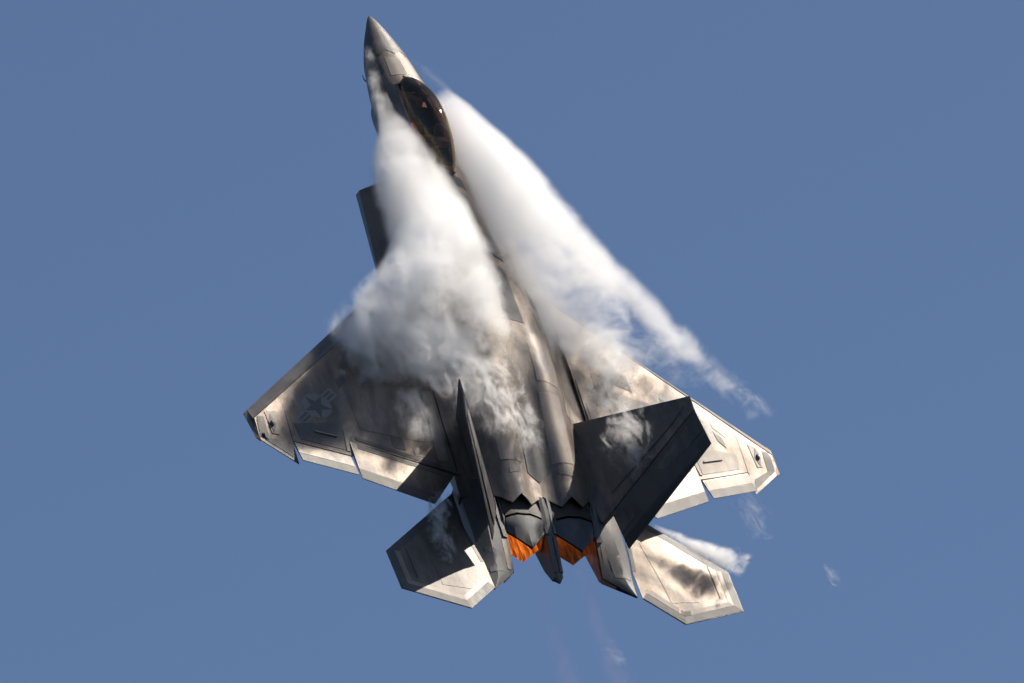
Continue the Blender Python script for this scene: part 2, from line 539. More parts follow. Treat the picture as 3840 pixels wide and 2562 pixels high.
wings = {}
for s, side in ((-1, 'left'), (1, 'right')):
    h = x_hinge
    mid_y = [1.9, 3.2, 4.49]
    quads = [[(h(1.9), 1.9), (h(4.49), 4.49), (13.75, 4.49), (14.58, 1.9)],
             [(h(4.49), 4.49), (h(5.885), 5.885), (13.82, 5.885), (14.18, 4.49)],
             [(h(5.885), 5.885), (h(6.70), 6.70), (13.81, 6.70), (14.48, 5.91)]]
    mb = wing_piece(quads, s)
    # clipped tip
    tipq = [[(h(6.70), 6.70), (12.99, 6.84), (13.77, 6.775), (13.81, 6.70)]]
    zz = z_mid(6.7)
    mb.add(*prism([(13.12, s * 6.69, zz - .02), (12.85, s * 6.735, -.33), (12.97, s * 6.85, -.325), (13.77, s * 6.78, -.215), (13.84, s * 6.69, zz)], (0, 0, 1), [.028, .012, .006, .006, .02]))
    wg = mb.build('wing', M_SKIN, jet, angle=20)
    wings[s] = wg
    bv = bvh_of(wg)
    # leading edge flap, drooped
    top, bot = [], []
    nn = 16
    for i in range(nn + 1):
        y = 1.95 + (6.73 - 1.95) * i / nn
        xh, xl = x_hinge(y) - .012, x_le(y)
        zh, th = z_mid(y), half_t(x_hinge(y), y)
        drop = .26 - .02 * (y - 2) / 4.8
        zl = -.39 + .06 * (y - 2) / 4.85
        row, rob = [], []
        for j in range(6):
            u = j / 5
            x = xh + (xl - xh) * u
            zc = zh * (1 - u) + zl * u
            t = th * math.sqrt(max(0, 1 - u)) * (1 - .25 * u) + .004
            row.append((x, s * y, zc + t))
            rob.append((x, s * y, zc - t))
        top.append(row)
        bot.append(rob)
    lef = link('leading_edge_flap', *grid_solid(top, bot), M_LIGHT if s > 0 else M_DARK, wg, angle=35)  # sunlit right flap painted light, shaded left flap painted dark
    v, f = strip_on(top, 0.0, 1.0, .0, .28, s)
    link('hinge_strip', v, f, M_SKIN, lef)
    # aileron, flaperon (trailing edges slightly raised)
    ft, fb = flap_piece((14.60, 2.06), (13.75, 4.47), (15.59, 2.87, .01), (14.89, 4.47, -.08), s)
    # cut-out inboard corner: extra triangle
    flp = link('flaperon', *grid_solid(ft, fb), M_SKIN, wg, angle=30)
    v, f = strip_on(ft, 0, 1, .72, .995, s)
    link('edge_band', v, f, M_EDGE, flp)
    v, f = strip_on(ft, .0, .93, .02, .13, s)
    link('hinge_strip', v, f, M_EDGE, flp)
    at_, ab = flap_piece((14.19, 4.55), (13.84, 5.87), (14.86, 4.58, .0), (14.48, 5.87, -.06), s)
    al = link('aileron', *grid_solid(at_, ab), M_SKIN, wg, angle=30)
    v, f = strip_on(at_, 0, 1, .58, .995, s)
    link('edge_band', v, f, M_EDGE, al)
    v, f = strip_on(at_, 0.02, .98, .08, .56, s)
    link('panel', v, f, M_LIGHT if s > 0 else M_SKIN, al)  # left panel painted darker to hold down its sun glint
    # raised panels on the wing skin
    def P(name, quads, mat, **k):
        return drape(name, [[(x, s * y) for x, y in q] for q in quads], bv, mat, wg, **k)
    P('root_panel', [[(9.3, 1.93), (9.7, 2.30), (14.45, 2.30), (14.55, 2.0)]], M_SKIN, n=(3, 20), lift=.006)
    P('root_panel', [[(12.2, 2.02), (12.2, 2.28), (14.2, 2.34), (14.2, 2.10)]], M_LIGHT, n=(3, 12), lift=.012)
    P('seam', [[(9.2, 1.905), (9.2, 1.93), (14.5, 1.975), (14.5, 1.95)]], M_SEAL, n=(2, 30), lift=.014)
    P('tip_panel', [[(13.14, 6.46), (13.16, 6.66), (13.72, 6.66), (13.74, 6.46)], [(13.74, 6.46), (13.72, 6.66), (14.32, 5.96), (14.02, 6.02)]], M_EDGE, n=(5, 5))
    P('light_panel', [[(12.98, 6.12), (13.02, 6.40), (13.62, 6.36), (13.66, 6.20)]], M_LIGHT, n=(3, 5), lift=.010)
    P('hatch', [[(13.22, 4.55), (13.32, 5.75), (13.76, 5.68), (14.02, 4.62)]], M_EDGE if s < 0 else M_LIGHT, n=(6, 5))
    P('strake', [[(13.62, 4.75), (13.50, 5.28), (13.54, 5.28), (13.66, 4.75)]], M_LIGHT, n=(6, 2), lift=.03)
    P('slot_cover', [[(13.55, 4.34), (13.42, 4.55), (14.05, 4.60), (14.05, 4.50)]] if True else [], M_LIGHT, n=(3, 5), lift=.012)
    P('hinge_cover', [[(13.62, 4.30), (13.72, 4.30), (14.42, 2.35), (14.30, 2.35)]], M_EDGE, n=(12, 2), lift=.007)
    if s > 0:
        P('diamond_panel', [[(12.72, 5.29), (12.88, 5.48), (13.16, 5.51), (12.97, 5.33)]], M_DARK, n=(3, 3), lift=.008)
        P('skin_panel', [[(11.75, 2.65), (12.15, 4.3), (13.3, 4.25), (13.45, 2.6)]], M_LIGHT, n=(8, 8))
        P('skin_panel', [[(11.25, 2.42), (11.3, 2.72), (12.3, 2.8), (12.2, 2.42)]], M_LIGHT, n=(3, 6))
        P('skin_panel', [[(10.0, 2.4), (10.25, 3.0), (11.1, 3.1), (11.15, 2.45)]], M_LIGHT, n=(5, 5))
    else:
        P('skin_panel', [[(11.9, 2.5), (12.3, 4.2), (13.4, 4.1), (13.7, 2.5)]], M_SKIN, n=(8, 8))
    # navigation light in a diamond housing
    hs = P('light_housing', [[(13.08, 6.28), (13.30, 6.38), (13.60, 6.30), (13.38, 6.20)]], M_DARK, n=(3, 3), lift=.016)
    zc = z_top(13.35, 6.30)
    link('navigation_light', *ellipsoid((13.35, s * 6.295, zc + .02), (.085, .045, .035), 14, 8), M_LENS, wg, angle=60)

# national insignia on the left wing: star in a disc with bars, in faded greys
wl = wings[-1]
bvl = bvh_of(wl)
ic = Vector((12.78, -5.03))
ang = math.atan2(.745, -.66)
ux, uy = Vector((math.cos(ang), math.sin(ang))), Vector((-math.sin(ang), math.cos(ang)))
def flat_on(name, polys, mat, parent, bvh, lift):
    mb = MB()
    for poly in polys:
        top, bot = [], []
        for (a, b) in poly:
            p = ic + ux * a + uy * b
            hit = bvh.ray_cast(Vector((p.x, p.y, 5)), Vector((0, 0, -1)))
            z = hit[0].z if hit[0] else -.1
            top.append((p.x, p.y, z + lift))
            bot.append((p.x, p.y, z - .004))
        k = len(poly)
        mb.add(top + bot, [tuple(range(k)), tuple(reversed(range(k, 2 * k)))] + [(i, i + k, (i + 1) % k + k, (i + 1) % k) for i in range(k)])
    return mb.build(name, mat, parent)
RD = .36
disc = [(RD * math.cos(2 * math.pi * i / 40), RD * math.sin(2 * math.pi * i / 40)) for i in range(40)]
bars = [[(sg * .30, -.13), (sg * .68, -.13), (sg * .68, .13), (sg * .30, .13)] for sg in (-1, 1)]
insig = flat_on('insignia', [disc] + bars, M_INSIG, wl, bvl, .006)
star = []
for i in range(10):
    r = (.35 if i % 2 == 0 else .35 * .382)
    a = math.pi * i / 5 + math.pi / 2
    star.append((r * math.cos(a), r * math.sin(a)))
fan = [[(0, 0), star[i], star[(i + 1) % 10]] for i in range(10)]
bb = []
for sg in (-1, 1):
    bb.append([(sg * .37, -.085), (sg * .63, -.085), (sg * .63, -.02), (sg * .37, -.02)])
    bb.append([(sg * .37, .02), (sg * .63, .02), (sg * .63, .085), (sg * .37, .085)])
flat_on('star', fan + bb, M_INSIGD, insig, bvl, .010)

# --- horizontal tails
SP = [(14.765, 1.975), (16.9, 4.402), (18.091, 4.405), (18.561, 2.769), (17.806, 1.915), (16.988, 1.911), (15.9, 2.06)]
def stab_pt(x, y, a, s, dz=0):
    dx = x - 16.6
    return (16.6 + dx * math.cos(a) - dz * math.sin(a), s * y, -.304 + dx * math.sin(a) + .035 * (y - 2) + dz * math.cos(a))
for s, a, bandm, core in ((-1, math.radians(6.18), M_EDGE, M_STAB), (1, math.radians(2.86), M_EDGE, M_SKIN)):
    cx, cy = 17.0, 3.0
    mb = MB()
    k = len(SP)
    outer_t = [stab_pt(x, y, a, s, .010) for x, y in SP]
    outer_b = [stab_pt(x, y, a, s, -.010) for x, y in SP]
    def inset(t): return [(x + (cx - x) * t, y + (cy - y) * t) for x, y in SP]
    in1 = inset(.24)
    mid_t = [stab_pt(x, y, a, s, .036) for x, y in in1]
    mid_b = [stab_pt(x, y, a, s, -.045) for x, y in in1]
    in2 = inset(.6)
    m2t = [stab_pt(x, y, a, s, .060) for x, y in in2]
    m2b = [stab_pt(x, y, a, s, -.075) for x, y in in2]
    v = outer_t + mid_t + m2t + outer_b + mid_b + m2b
    f = []
    for i in range(k):
        j = (i + 1) % k
        f += [(i, j, k + j, k + i), (k + i, k + j, 2 * k + j, 2 * k + i), (3 * k + i, 4 * k + i, 4 * k + j, 3 * k + j), (4 * k + i, 5 * k + i, 5 * k + j, 4 * k + j), (i, 3 * k + i, 3 * k + j, j)]
    f += [tuple(range(2 * k, 3 * k)), tuple(reversed(range(5 * k, 6 * k)))]
    st = link('stabilator', v, f, core, jet, angle=12)
    bvs = bvh_of(st)
    def edge_strip(idx, w0, w1, lift, mat, name):
        # mitred strip following consecutive outline corners idx, between inward offsets w0 and w1 (metres)
        pts = [Vector(SP[i]) for i in idx]
        cen = Vector((cx, cy))
        def offs(wd):
            out = []
            for n_, p in enumerate(pts):
                ds = []
                for q0, q1 in ((pts[n_ - 1], p) if n_ > 0 else (None, None), (p, pts[n_ + 1]) if n_ < len(pts) - 1 else (None, None)):
                    if q0 is None: continue
                    d = (q1 - q0).normalized()
                    m = Vector((-d.y, d.x))
                    if m.dot(cen - p) < 0: m = -m
                    ds.append(m)
                m = ds[0] if len(ds) == 1 else (ds[0] + ds[1]) / (1 + ds[0].dot(ds[1]))
                out.append(p + m * wd)
            return out
        A, Bq = offs(w0), offs(w1)
        mb = MB()
        def xy(p):
            q = stab_pt(p.x, p.y, a, s)
            return (q[0], q[1])
        quads = [[xy(A[i]), xy(Bq[i]), xy(Bq[i + 1]), xy(A[i + 1])] for i in range(len(pts) - 1)]
        return drape(name, quads, bvs, mat, st, lift=lift, n=(6, 2))
    edge_strip([0, 1, 2, 3, 4], .012, .20, .005, M_EDGE, 'edge_band')
    edge_strip([1, 2, 3, 4], .205, .33, .005, M_LIGHT, 'edge_panel')
    edge_strip([5, 6, 0], .012, .10, .005, M_EDGE, 'edge_band')
    drape('seam', [[stab_pt(x, y, a, s)[:2] for x, y in ((16.75, 3.90), (17.75, 3.90), (17.75, 3.885), (16.75, 3.885))]], bvs, M_SEAL, st, lift=.006, n=(2, 8))
    drape('skin_panel', [[stab_pt(x, y, a, s)[:2] for x, y in ((16.1, 2.35), (17.0, 3.35), (17.9, 3.3), (17.95, 2.6))]], bvs, core, st, lift=.005, n=(6, 6))

# --- fins
cant = math.radians(29)
TAB = (15.45, 3.13, 2.55)
for s in (-1, 1):
    def F(x, y, z): return Vector((x, s * y, z))
    nrm = Vector((0, s * math.cos(cant), -math.sin(cant)))
    RL, TF, N1, N2, HB = F(12.92, 1.48, .01), F(14.1, 2.97, 2.6), F(14.49, 2.975, 2.58), F(14.64, 2.79, 2.30), F(15.74, 1.55, .27)
    # extend the root down into the body
    RL2 = RL + (RL - TF).normalized() * .35
    HB2 = HB + Vector((.05, -s * .12, -.32))
    v, f = prism([RL2, TF, N1, N2, HB, HB2], nrm, [.09, .018, .022, .028, .07, .08])
    fin = link('tail_fin', v, f, M_FIN, jet, angle=10)
    out = nrm
    TA, BO = F(*TAB), F(16.64, 1.76, .10)
    g = (BO - HB).normalized() * .02
    v, f = prism([N1 + g, TA, BO, HB + g, N2 + g], nrm, [.02, .006, .008, .06, .026])
    rud = link('rudder', v, f, M_DARK, fin, angle=10)
    up = -nrm
    # trailing edge band and hinge strip on the inboard face
    pl = (BO - TA).cross(HB - TA).normalized()
    if pl.dot(up) < 0: pl = -pl
    def on(p, lift=.012): return p + pl * lift
    c1, c2 = TA.lerp(N1, .30), BO.lerp(HB, .28)
    v, f = prism([on(TA.lerp(N1, .03), .014), on(c1, .022), on(c2, .030), on(BO.lerp(HB, .03), .014)], pl, .004)
    link('edge_band', v, f, M_SEAL if False else M_NOZ, rud)
    c3, c4, c5, c6 = N2.lerp(c1, .18), N2.lerp(c1, .80), HB.lerp(c2, .80), HB.lerp(c2, .25)
    v, f = prism([on(c3, .034), on(c4, .030), on(c5, .045), on(c6, .062)], pl, .004)
    link('rudder_panel', v, f, M_FIN, rud)
    upn = -nrm
    def onf(p, lift): return p + upn * lift
    t1 = RL.lerp(TF, .06)
    q = [RL.lerp(TF, .10) + Vector((.25, 0, 0)), TF.lerp(N1, .4) - Vector((0, s * .1, .17)), N2.lerp(HB, .12) - Vector((.25, 0, 0)), HB - Vector((.45, -s * .08, -.12))]
    v, f = prism([onf(p, l) for p, l in zip(q, (.085, .03, .04, .078))], upn, .004)
    link('fin_panel', v, f, M_DARK, fin)
    g1 = [RL.lerp(TF, .05) + Vector((.08, 0, 0)), RL.lerp(TF, .55) + Vector((.10, 0, 0)), RL.lerp(TF, .50) + Vector((.75, 0, 0)), RL.lerp(TF, .04) + Vector((.75, 0, 0))]
    v, f = prism([onf(p, l) for p, l in zip(g1, (.092, .056, .062, .094))], upn, .003)
    link('root_panel', v, f, M_EDGE, fin)
    # outboard face panel (seen on the far side)
    v, f = prism([onf(p, -l) for p, l in zip(q, (.085, .03, .04, .078))], upn, .004)
    link('fin_panel', v, f, M_EDGE, fin)

# --- exhaust fairings: the saw-toothed decks ahead of the nozzles
def deck_z(x, y):
    y = abs(y)
    a = pchip([0, .18, .64, .98, 1.3], [.06, .07, .24, .17, -.02], y)
    return a + (14.9 - x) * .14
for s in (-1, 1):
    cols = [(.0, 14.85, 15.18), (.17, 14.70, 15.29), (.33, 14.57, 15.42), (.395, 14.62, 15.48), (.52, 14.75, 15.36), (.645, 14.87, 15.25), (.77, 14.76, 15.36), (.90, 14.66, 15.48), (.97, 14.62, 15.42), (1.12, 14.75, 15.28), (1.28, 14.92, 15.16)]
    top, bot = [], []
    for y, x0, x1 in cols:
        r, q = [], []
        for j in range(7):
            x = x0 + (x1 - x0) * j / 6
            z = deck_z(x, y) + .012
            r.append((x, s * y, z))
            q.append((x, s * y, z - .035))
        top.append(r)
        bot.append(q)
    link('exhaust_fairing', *grid_solid(top, bot), M_SKIN, jet, angle=20)

# --- engine nozzles
for s in (-1, 1):
    nz = bpy.data.objects.new('engine_nozzle', None)
    COL.objects.link(nz)
    nz.parent = jet
    Y = lambda y: s * y
    # upper convergent plate (brown) and upper flap (grey-blue) with a pointed end
    def plate(pts_top, th, mat, name, ang=15):
        mb = MB()
        t = [[(x, Y(y), z) for x, y, z in r] for r in pts_top]
        b = [[(x, Y(y), z - th) for x, y, z in r] for r in pts_top]
        mb.add(*grid_solid(t, b))
        return mb.build(name, mat, nz, angle=ang)
    ys = [.175, .33, .49, .645, .80, .96, 1.115]
    bulge = [0, .035, .05, .055, .05, .035, 0]
    wob = [0, -.03, -.075, -.06, -.08, -.04, 0]
    plate([[(15.10, y, -.03 + b), (15.45, y, -.03 + b), (15.76 + w_, y, -.03 + b)] for y, b, w_ in zip(ys, bulge, wob)], .04, M_NOZB, 'upper_plate')
    xe = lambda y: 16.14 + .51 * (1 - abs(y - .645) / .475)
    rows = []
    for y, b, w_ in zip(ys, bulge, wob):
        x0, x1 = 15.82 + w_, xe(y)
        r = []
        for t in (0, .22, .45, .7, 1):
            x = x0 + (x1 - x0) * t
            r.append((x, y, -.04 + b - (.105 - b * .3) * min(1, t * 1.25) + .02 * math.sin(t * math.pi)))
        rows.append(r)
    fl = plate(rows, .05, M_NOZ, 'upper_flap', 12)
    # chevron edge strip on the flap
    for ya, yb in ((.17, .645), (.645, 1.12)):
        q = [(16.14 if ya == .17 else 16.64, ya), (16.64 if ya == .17 else 16.14, yb)]
        def zt(x, y): return -.145 + .075 * (1 - abs(y - .645) / .475)
        p0, p1 = q
        T = [[(p0[0] - .16, Y(p0[1]), zt(*p0) + .03), (p0[0], Y(p0[1]), zt(*p0) + .012)], [(p1[0] - .16, Y(p1[1]), zt(*p1) + .03), (p1[0], Y(p1[1]), zt(*p1) + .012)]]
        Bt = [[tuple(np.array(p) - [0, 0, .03]) for p in r] for r in T]
        link('flap_edge', *grid_solid(T, Bt), M_EDGE if False else M_NOZ, fl)
    # lower flap: its inner face glows
    rows = []
    for y in ys:
        r = []
        for t in (0, .3, .6, 1):
            x = 15.5 + (16.26 + .36 * (1 - abs(y - .645) / .475) - 15.5) * t
            r.append((x, y, -.78 + .10 * t))
        rows.append(r)
    rows = [[(x, y, z + .06 * (1 - ((x - 15.5) / 1.1))) for x, y, z in r] for r in rows]
    lf = plate(rows, .05, M_HOT if s < 0 else M_HOTDIM, 'lower_flap')
    lf.location = (0, 0, .12)
    v, f = grid_solid([[(15.05, Y(.17), -.13), (15.05, Y(1.13), -.13)], [(16.02, Y(.17), -.17), (16.02, Y(1.13), -.17)]], [[(15.05, Y(.17), -.16), (15.05, Y(1.13), -.16)], [(16.02, Y(.17), -.20), (16.02, Y(1.13), -.20)]])
    link('flame_screen', v, f, M_SEAL, nz)  # dark plate added to hide the flame behind the flap gap
    for y in (.163, 1.155):
        v, f = prism([(15.08, Y(y), -.04), (15.8, Y(y), -.03), (16.12, Y(y), -.155), (16.12, Y(y), -.78), (15.08, Y(y), -.82)], (0, 1, 0), .02)
        link('side_filler', v, f, M_NOZ, nz)  # dark plates added to close side gaps where the orange glow showed
    # flame deep inside the duct
    v, f = ellipsoid((15.55, Y(.645), -.42), (.12, .36, .16), 20, 12)
    link('flame', v, f, M_FLAME, nz)
    # side walls
    for y, th, mat in ((.165, .012, M_HOTDIM), (1.125, .012, M_HOTDIM)):
        poly = [(15.8, Y(y), -.24), (16.14, Y(y), -.19), (16.35, Y(y), -.50), (16.2, Y(y), -.72), (15.8, Y(y), -.80)]
        v, f = prism(poly, (0, 1, 0), th)
        link('side_wall', v, f, mat, nz)

# --- centre beaver tail between the nozzles
def loft(secs, name, mat, parent, angle=20):
    v = [p for q in secs for p in q]
    k = len(secs[0])
    f = []
    for i in range(len(secs) - 1):
        for j in range(k):
            f.append((i * k + j, i * k + (j + 1) % k, (i + 1) * k + (j + 1) % k, (i + 1) * k + j))
    f.append(tuple(range(k)))
    f.append(tuple(reversed(range((len(secs) - 1) * k, len(secs) * k))))
    return link(name, v, f, mat, parent, angle=angle)
def bsec(x, hw, zt, zb, hw2=None):
    hw2 = hw2 or hw
    return [(x, 0, zt), (x, hw * .35, zt), (x, hw, zt - .035), (x, hw2, zb + .03), (x, 0, zb), (x, -hw2, zb + .03), (x, -hw, zt - .035), (x, -hw * .35, zt)]
bt = loft([bsec(15.1, .15, .03, -.85), bsec(15.6, .15, -.02, -.84), bsec(16.15, .145, -.13, -.80), bsec(16.2, .14, -.16, -.80), bsec(16.8, .13, -.27, -.70), bsec(17.2, .11, -.35, -.56), bsec(17.34, .02, -.385, -.46)], 'tail_fairing', M_DARK, jet, 15)
# narrow ribs along the fairing
for s in (-1, 1):
    v, f = grid_solid([[(15.2, s * .14, .03), (15.2, s * .06, .045)], [(16.14, s * .14, -.115), (16.14, s * .06, -.10)]],
                      [[(15.2, s * .14, -.0), (15.2, s * .06, .0)], [(16.14, s * .14, -.15), (16.14, s * .06, -.15)]])
    link('rib', v, f, M_EDGE, bt)
    v, f = grid_solid([[(16.2, s * .125, -.15), (16.2, s * .03, -.13)], [(17.1, s * .115, -.325), (17.1, s * .03, -.305)]],
                      [[(16.2, s * .125, -.2), (16.2, s * .03, -.2)], [(17.1, s * .115, -.36), (17.1, s * .03, -.36)]])
    link('rib', v, f, M_EDGE, bt)

# --- tail booms carrying fins and stabilators
for s in (-1, 1):
    rows = [  # x, inner (y, ztop), ridge (y, z), outer (y, ztop), zbottom
        (14.7, (1.27, -.02), (1.65, -.06), (2.00, -.16), -.85),
        (15.2, (1.24, -.03), (1.62, -.06), (1.97, -.20), -.85),
        (15.7, (1.17, -.08), (1.60, -.08), (1.96, -.25), -.82),
        (16.2, (1.14, -.15), (1.62, -.12), (1.94, -.28), -.76),
        (16.7, (1.14, -.25), (1.64, -.17), (1.92, -.30), -.68),
        (17.15, (1.14, -.38), (1.62, -.25), (1.88, -.31), -.58),
        (17.42, (1.46, -.34), (1.68, -.26), (1.86, -.31), -.48),
        (17.72, (1.82, -.30), (1.83, -.295), (1.84, -.30), -.34)]
    secs = []
    for x, i_, r_, o_, zb in rows:
        secs.append([(x, s * i_[0], i_[1]), (x, s * (i_[0] + r_[0]) / 2, (i_[1] + r_[1]) / 2 + .01), (x, s * r_[0], r_[1]), (x, s * o_[0], o_[1]), (x, s * (o_[0] - .05), (o_[1] + zb) / 2), (x, s * (o_[0] - .12 if x < 17.6 else o_[0]), zb), (x, s * (i_[0] + (.06 if x < 17.6 else 0)), zb)])
    bo = loft(secs, 'tail_boom', M_DARK, jet, 22)
    # strips and a lit tip panel
    v, f = grid_solid([[(15.25, s * 1.255, .0), (15.25, s * 1.36, .01)], [(16.3, s * 1.15, -.15), (16.3, s * 1.27, -.12)]],
                      [[(15.25, s * 1.255, -.08), (15.25, s * 1.36, -.08)], [(16.3, s * 1.15, -.22), (16.3, s * 1.27, -.2)]])
    link('rib', v, f, M_EDGE, bo)
    bvb = bvh_of(bo)
    drape('tip_panel', [[(16.72, s * 1.35), (16.55, s * 1.80), (17.25, s * 1.80), (17.18, s * 1.42)]], bvb, M_EDGE, bo, n=(5, 5))
    drape('tip_panel', [[(16.35, s * 1.22), (16.35, s * 1.34), (17.1, s * 1.32), (17.1, s * 1.2)]], bvb, M_SKIN, bo, n=(3, 6), lift=.01)
    # inner wall of the boom, the nozzle's orange glow on it put in as emission
    v, f = prism([(16.2, s * 1.13, -.20), (17.12, s * 1.13, -.42), (17.4, s * 1.44, -.38), (17.4, s * 1.44, -.46), (17.12, s * 1.15, -.56), (16.2, s * 1.15, -.74)], (0, 1, 0), .012)
    link('glow_wall', v, f, M_HOTDIM, bo)

# --- fuselage skin panels
def D(name, q, mat, **k):
    for s in (-1, 1):
        drape(name, [[(x, s * y) for x, y in qq] for qq in q], BV_F, mat, fus, **k)
# radome joint: saw-toothed collar
rad = []
ysn = [0, .14, .28, .40, .50]
xn = [1.42, 1.62, 1.36, 1.66, 1.60]
for i in range(4):
    rad.append([(.35 if ysn[i] < .25 else .62, ysn[i] * .38), (.35 if ysn[i] < .25 else .62, ysn[i + 1] * .38), (xn[i + 1], ysn[i + 1]), (xn[i], ysn[i])])
for s in (-1, 1):
    pass
# radome is its own part: forward 1.5 m of the nose, slightly proud
rx = [x for x in xs if x <= 1.45]
rr = []
for x in rx + [1.5]:
    rg = ring(x)
    c = Vector((x, 0, sum(p[2] for p in rg) / len(rg)))
    rr.append([(p[0], p[1] * 1.0 + (p[1] - 0) * (.006 / max(.05, abs(p[1]) + .05)), p[2] + (p[2] - c.z) * .02) for p in rg])
# saw-toothed rear rim
last = rr[-1]
rim = []
for k, p in enumerate(last):
    tooth = (k % 8)
    dx = .16 * abs((tooth / 4.0) - 1)
    q = ring(1.5 + dx)[k]
    cz = -.33
    rim.append((q[0], q[1] * 1.012, q[2] + (q[2] - cz) * .02))
rr.append(rim)
v = [p for r in rr for p in r]
f = []
for i in range(len(rr) - 1):
    for k in range(N):
        f.append((i * N + k, i * N + (k + 1) % N, (i + 1) * N + (k + 1) % N, (i + 1) * N + k))
radome = link('radome', v, f, M_RADOME, fus, angle=28)

D('top_panel', [[(1.85, .02), (1.75, .30), (2.5, .38), (2.5, .02)]], M_LIGHT, n=(5, 6))
D('spine_panel', [[(6.02, .01), (6.10, .30), (6.42, .32), (6.34, .01)]], M_EDGE, n=(6, 4), lift=.008)
D('spine_panel', [[(6.5, .03), (6.65, .30), (7.6, .34), (7.5, .03)]], M_DARK, n=(6, 6))
D('spine_door', [[(7.75, .12), (7.95, .46), (8.75, .50), (8.55, .16)]], M_DARK, n=(6, 6), lift=.02)
D('spine_panel', [[(8.9, .03), (9.0, .45), (10.6, .5), (10.5, .03)]], M_DARK, n=(6, 8))
D('nacelle_panel', [[(11.2, .45), (11.35, 1.0), (12.3, 1.0), (12.2, .45)]], M_SKIN, n=(6, 8))
D('nacelle_panel', [[(12.5, .42), (12.55, .98), (14.35, .95), (14.35, .40)]], M_LIGHT, n=(8, 10))
D('side_panel', [[(10.8, 1.2), (10.8, 1.8), (13.2, 1.78), (13.2, 1.35)]], M_SKIN, n=(6, 10))
drape('deck_panel', [[(13.15, -.25), (13.15, 0), (14.80, 0), (14.58, -.25)], [(13.15, 0), (13.15, .25), (14.58, .25), (14.80, 0)]], BV_F, M_DARK, fus, n=(8, 8), lift=.012)
drape('nose_seam', [[(.55, -.205), (.55, -.195), (1.6, -.405), (1.6, -.42)]], bvh_of(radome), M_SEAL, radome, n=(2, 14), lift=.004)

# pitot probe under the left side of the nose
v, f = tube([(2.02, -.48, -.48), (1.96, -.53, -.56), (1.87, -.54, -.60), (1.70, -.53, -.62)], [.022, .018, .014, .008], 8)
link('air_data_probe', v, f, M_DARK, fus)
v, f = tube([(2.02, .48, -.48), (1.96, .53, -.56), (1.87, .54, -.60), (1.70, .53, -.62)], [.022, .018, .014, .008], 8)
link('air_data_probe', v, f, M_DARK, fus)
# small flush fittings on the spine
for x, y in ((7.3, -.28), (7.05, -.42), (8.15, -.42)):
    hit = BV_F.ray_cast(Vector((x, y, 5)), Vector((0, 0, -1)))
    link('flush_light', *ellipsoid((x, y, hit[0].z + .005), (.05, .035, .02), 10, 6), M_LENS, fus)

# --- cockpit
for q_ in ([(2.60, .005), (2.60, .12), (2.99, .345), (2.99, .005)],):
    D('coaming', [q_], M_COCK, n=(4, 4), lift=.012)
# access panels, a slightly different tone from piece to piece
rnd = random.Random(11)
for s in (-1, 1):
    wg = wings[s]
    bv = bvh_of(wg)
    for (x0, x1, y0, y1, sk, mt) in ((11.0, 11.5, 2.9, 3.4, .2, M_EDGE), (12.5, 12.85, 4.45, 4.75, .25, M_SKIN), (10.5, 10.75, 2.5, 2.8, .15, M_SKIN), (13.55, 13.95, 3.1, 3.4, -.06, M_EDGE),
                                     (12.1, 12.35, 3.3, 3.7, .2, M_EDGE), (12.3, 12.55, 5.3, 5.6, .3, M_SKIN), (13.1, 13.4, 3.6, 3.85, .1, M_LIGHT), (11.75, 12.0, 4.1, 4.35, .25, M_EDGE), (13.9, 14.15, 2.5, 2.9, -.08, M_SKIN)):
        k_ = rnd.uniform(-.05, .05)
        x0 += k_; x1 += k_
        drape('access_panel', [[(x0, s * y0), (x0 + sk, s * y1), (x1 + sk, s * y1), (x1, s * y0)]], bv, mt, wg, n=(3, 3), lift=.005)
for s in (-1, 1):
    for (x0, x1, y0, y1, mt) in ((9.3, 9.9, 1.0, 1.4, M_EDGE), (10.1, 10.6, .95, 1.35, M_SKIN), (12.45, 12.8, 1.25, 1.55, M_LIGHT), (13.4, 13.8, 1.15, 1.3, M_EDGE), (3.2, 3.7, .60, .70, M_EDGE), (2.0, 2.3, .45, .58, M_EDGE), (14.5, 14.62, .5, .8, M_EDGE)):
        drape('access_panel', [[(x0, s * y0), (x0 + .08, s * y1), (x1 + .08, s * y1), (x1, s * y0)]], BV_F, mt, fus, n=(4, 4), lift=.006)
tub = MB()
tub.add(*grid_solid([[(3.0, -.30, .28), (3.0, .30, .28)], [(3.55, -.31, .40), (3.55, .31, .40)]], [[(3.0, -.30, .1), (3.0, .30, .1)], [(3.55, -.44, .05), (3.55, .44, .05)]]))
glare = tub.build('glareshield', M_COCK, jet)
ck = MB()
for y0, y1 in ((-.33, -.22), (.22, .33)):
    ck.add(*grid_solid([[(3.5, y0, .36), (3.5, y1, .30)], [(5.3, y0 * .95, .48), (5.3, y1, .42)]], [[(3.5, y0, -.08), (3.5, y1, -.08)], [(5.3, y0, -.08), (5.3, y1, -.08)]]))
ck.build('side_console', M_COCK, jet)
ck = MB()
ck.add(*grid_solid([[(4.75, -.29, .50), (4.75, .29, .50)], [(5.55, -.20, .64), (5.55, .20, .64)]], [[(4.75, -.42, 0), (4.75, .42, 0)], [(5.55, -.36, .2), (5.55, .36, .2)]]))
ck.build('rear_deck', M_COCK, jet)
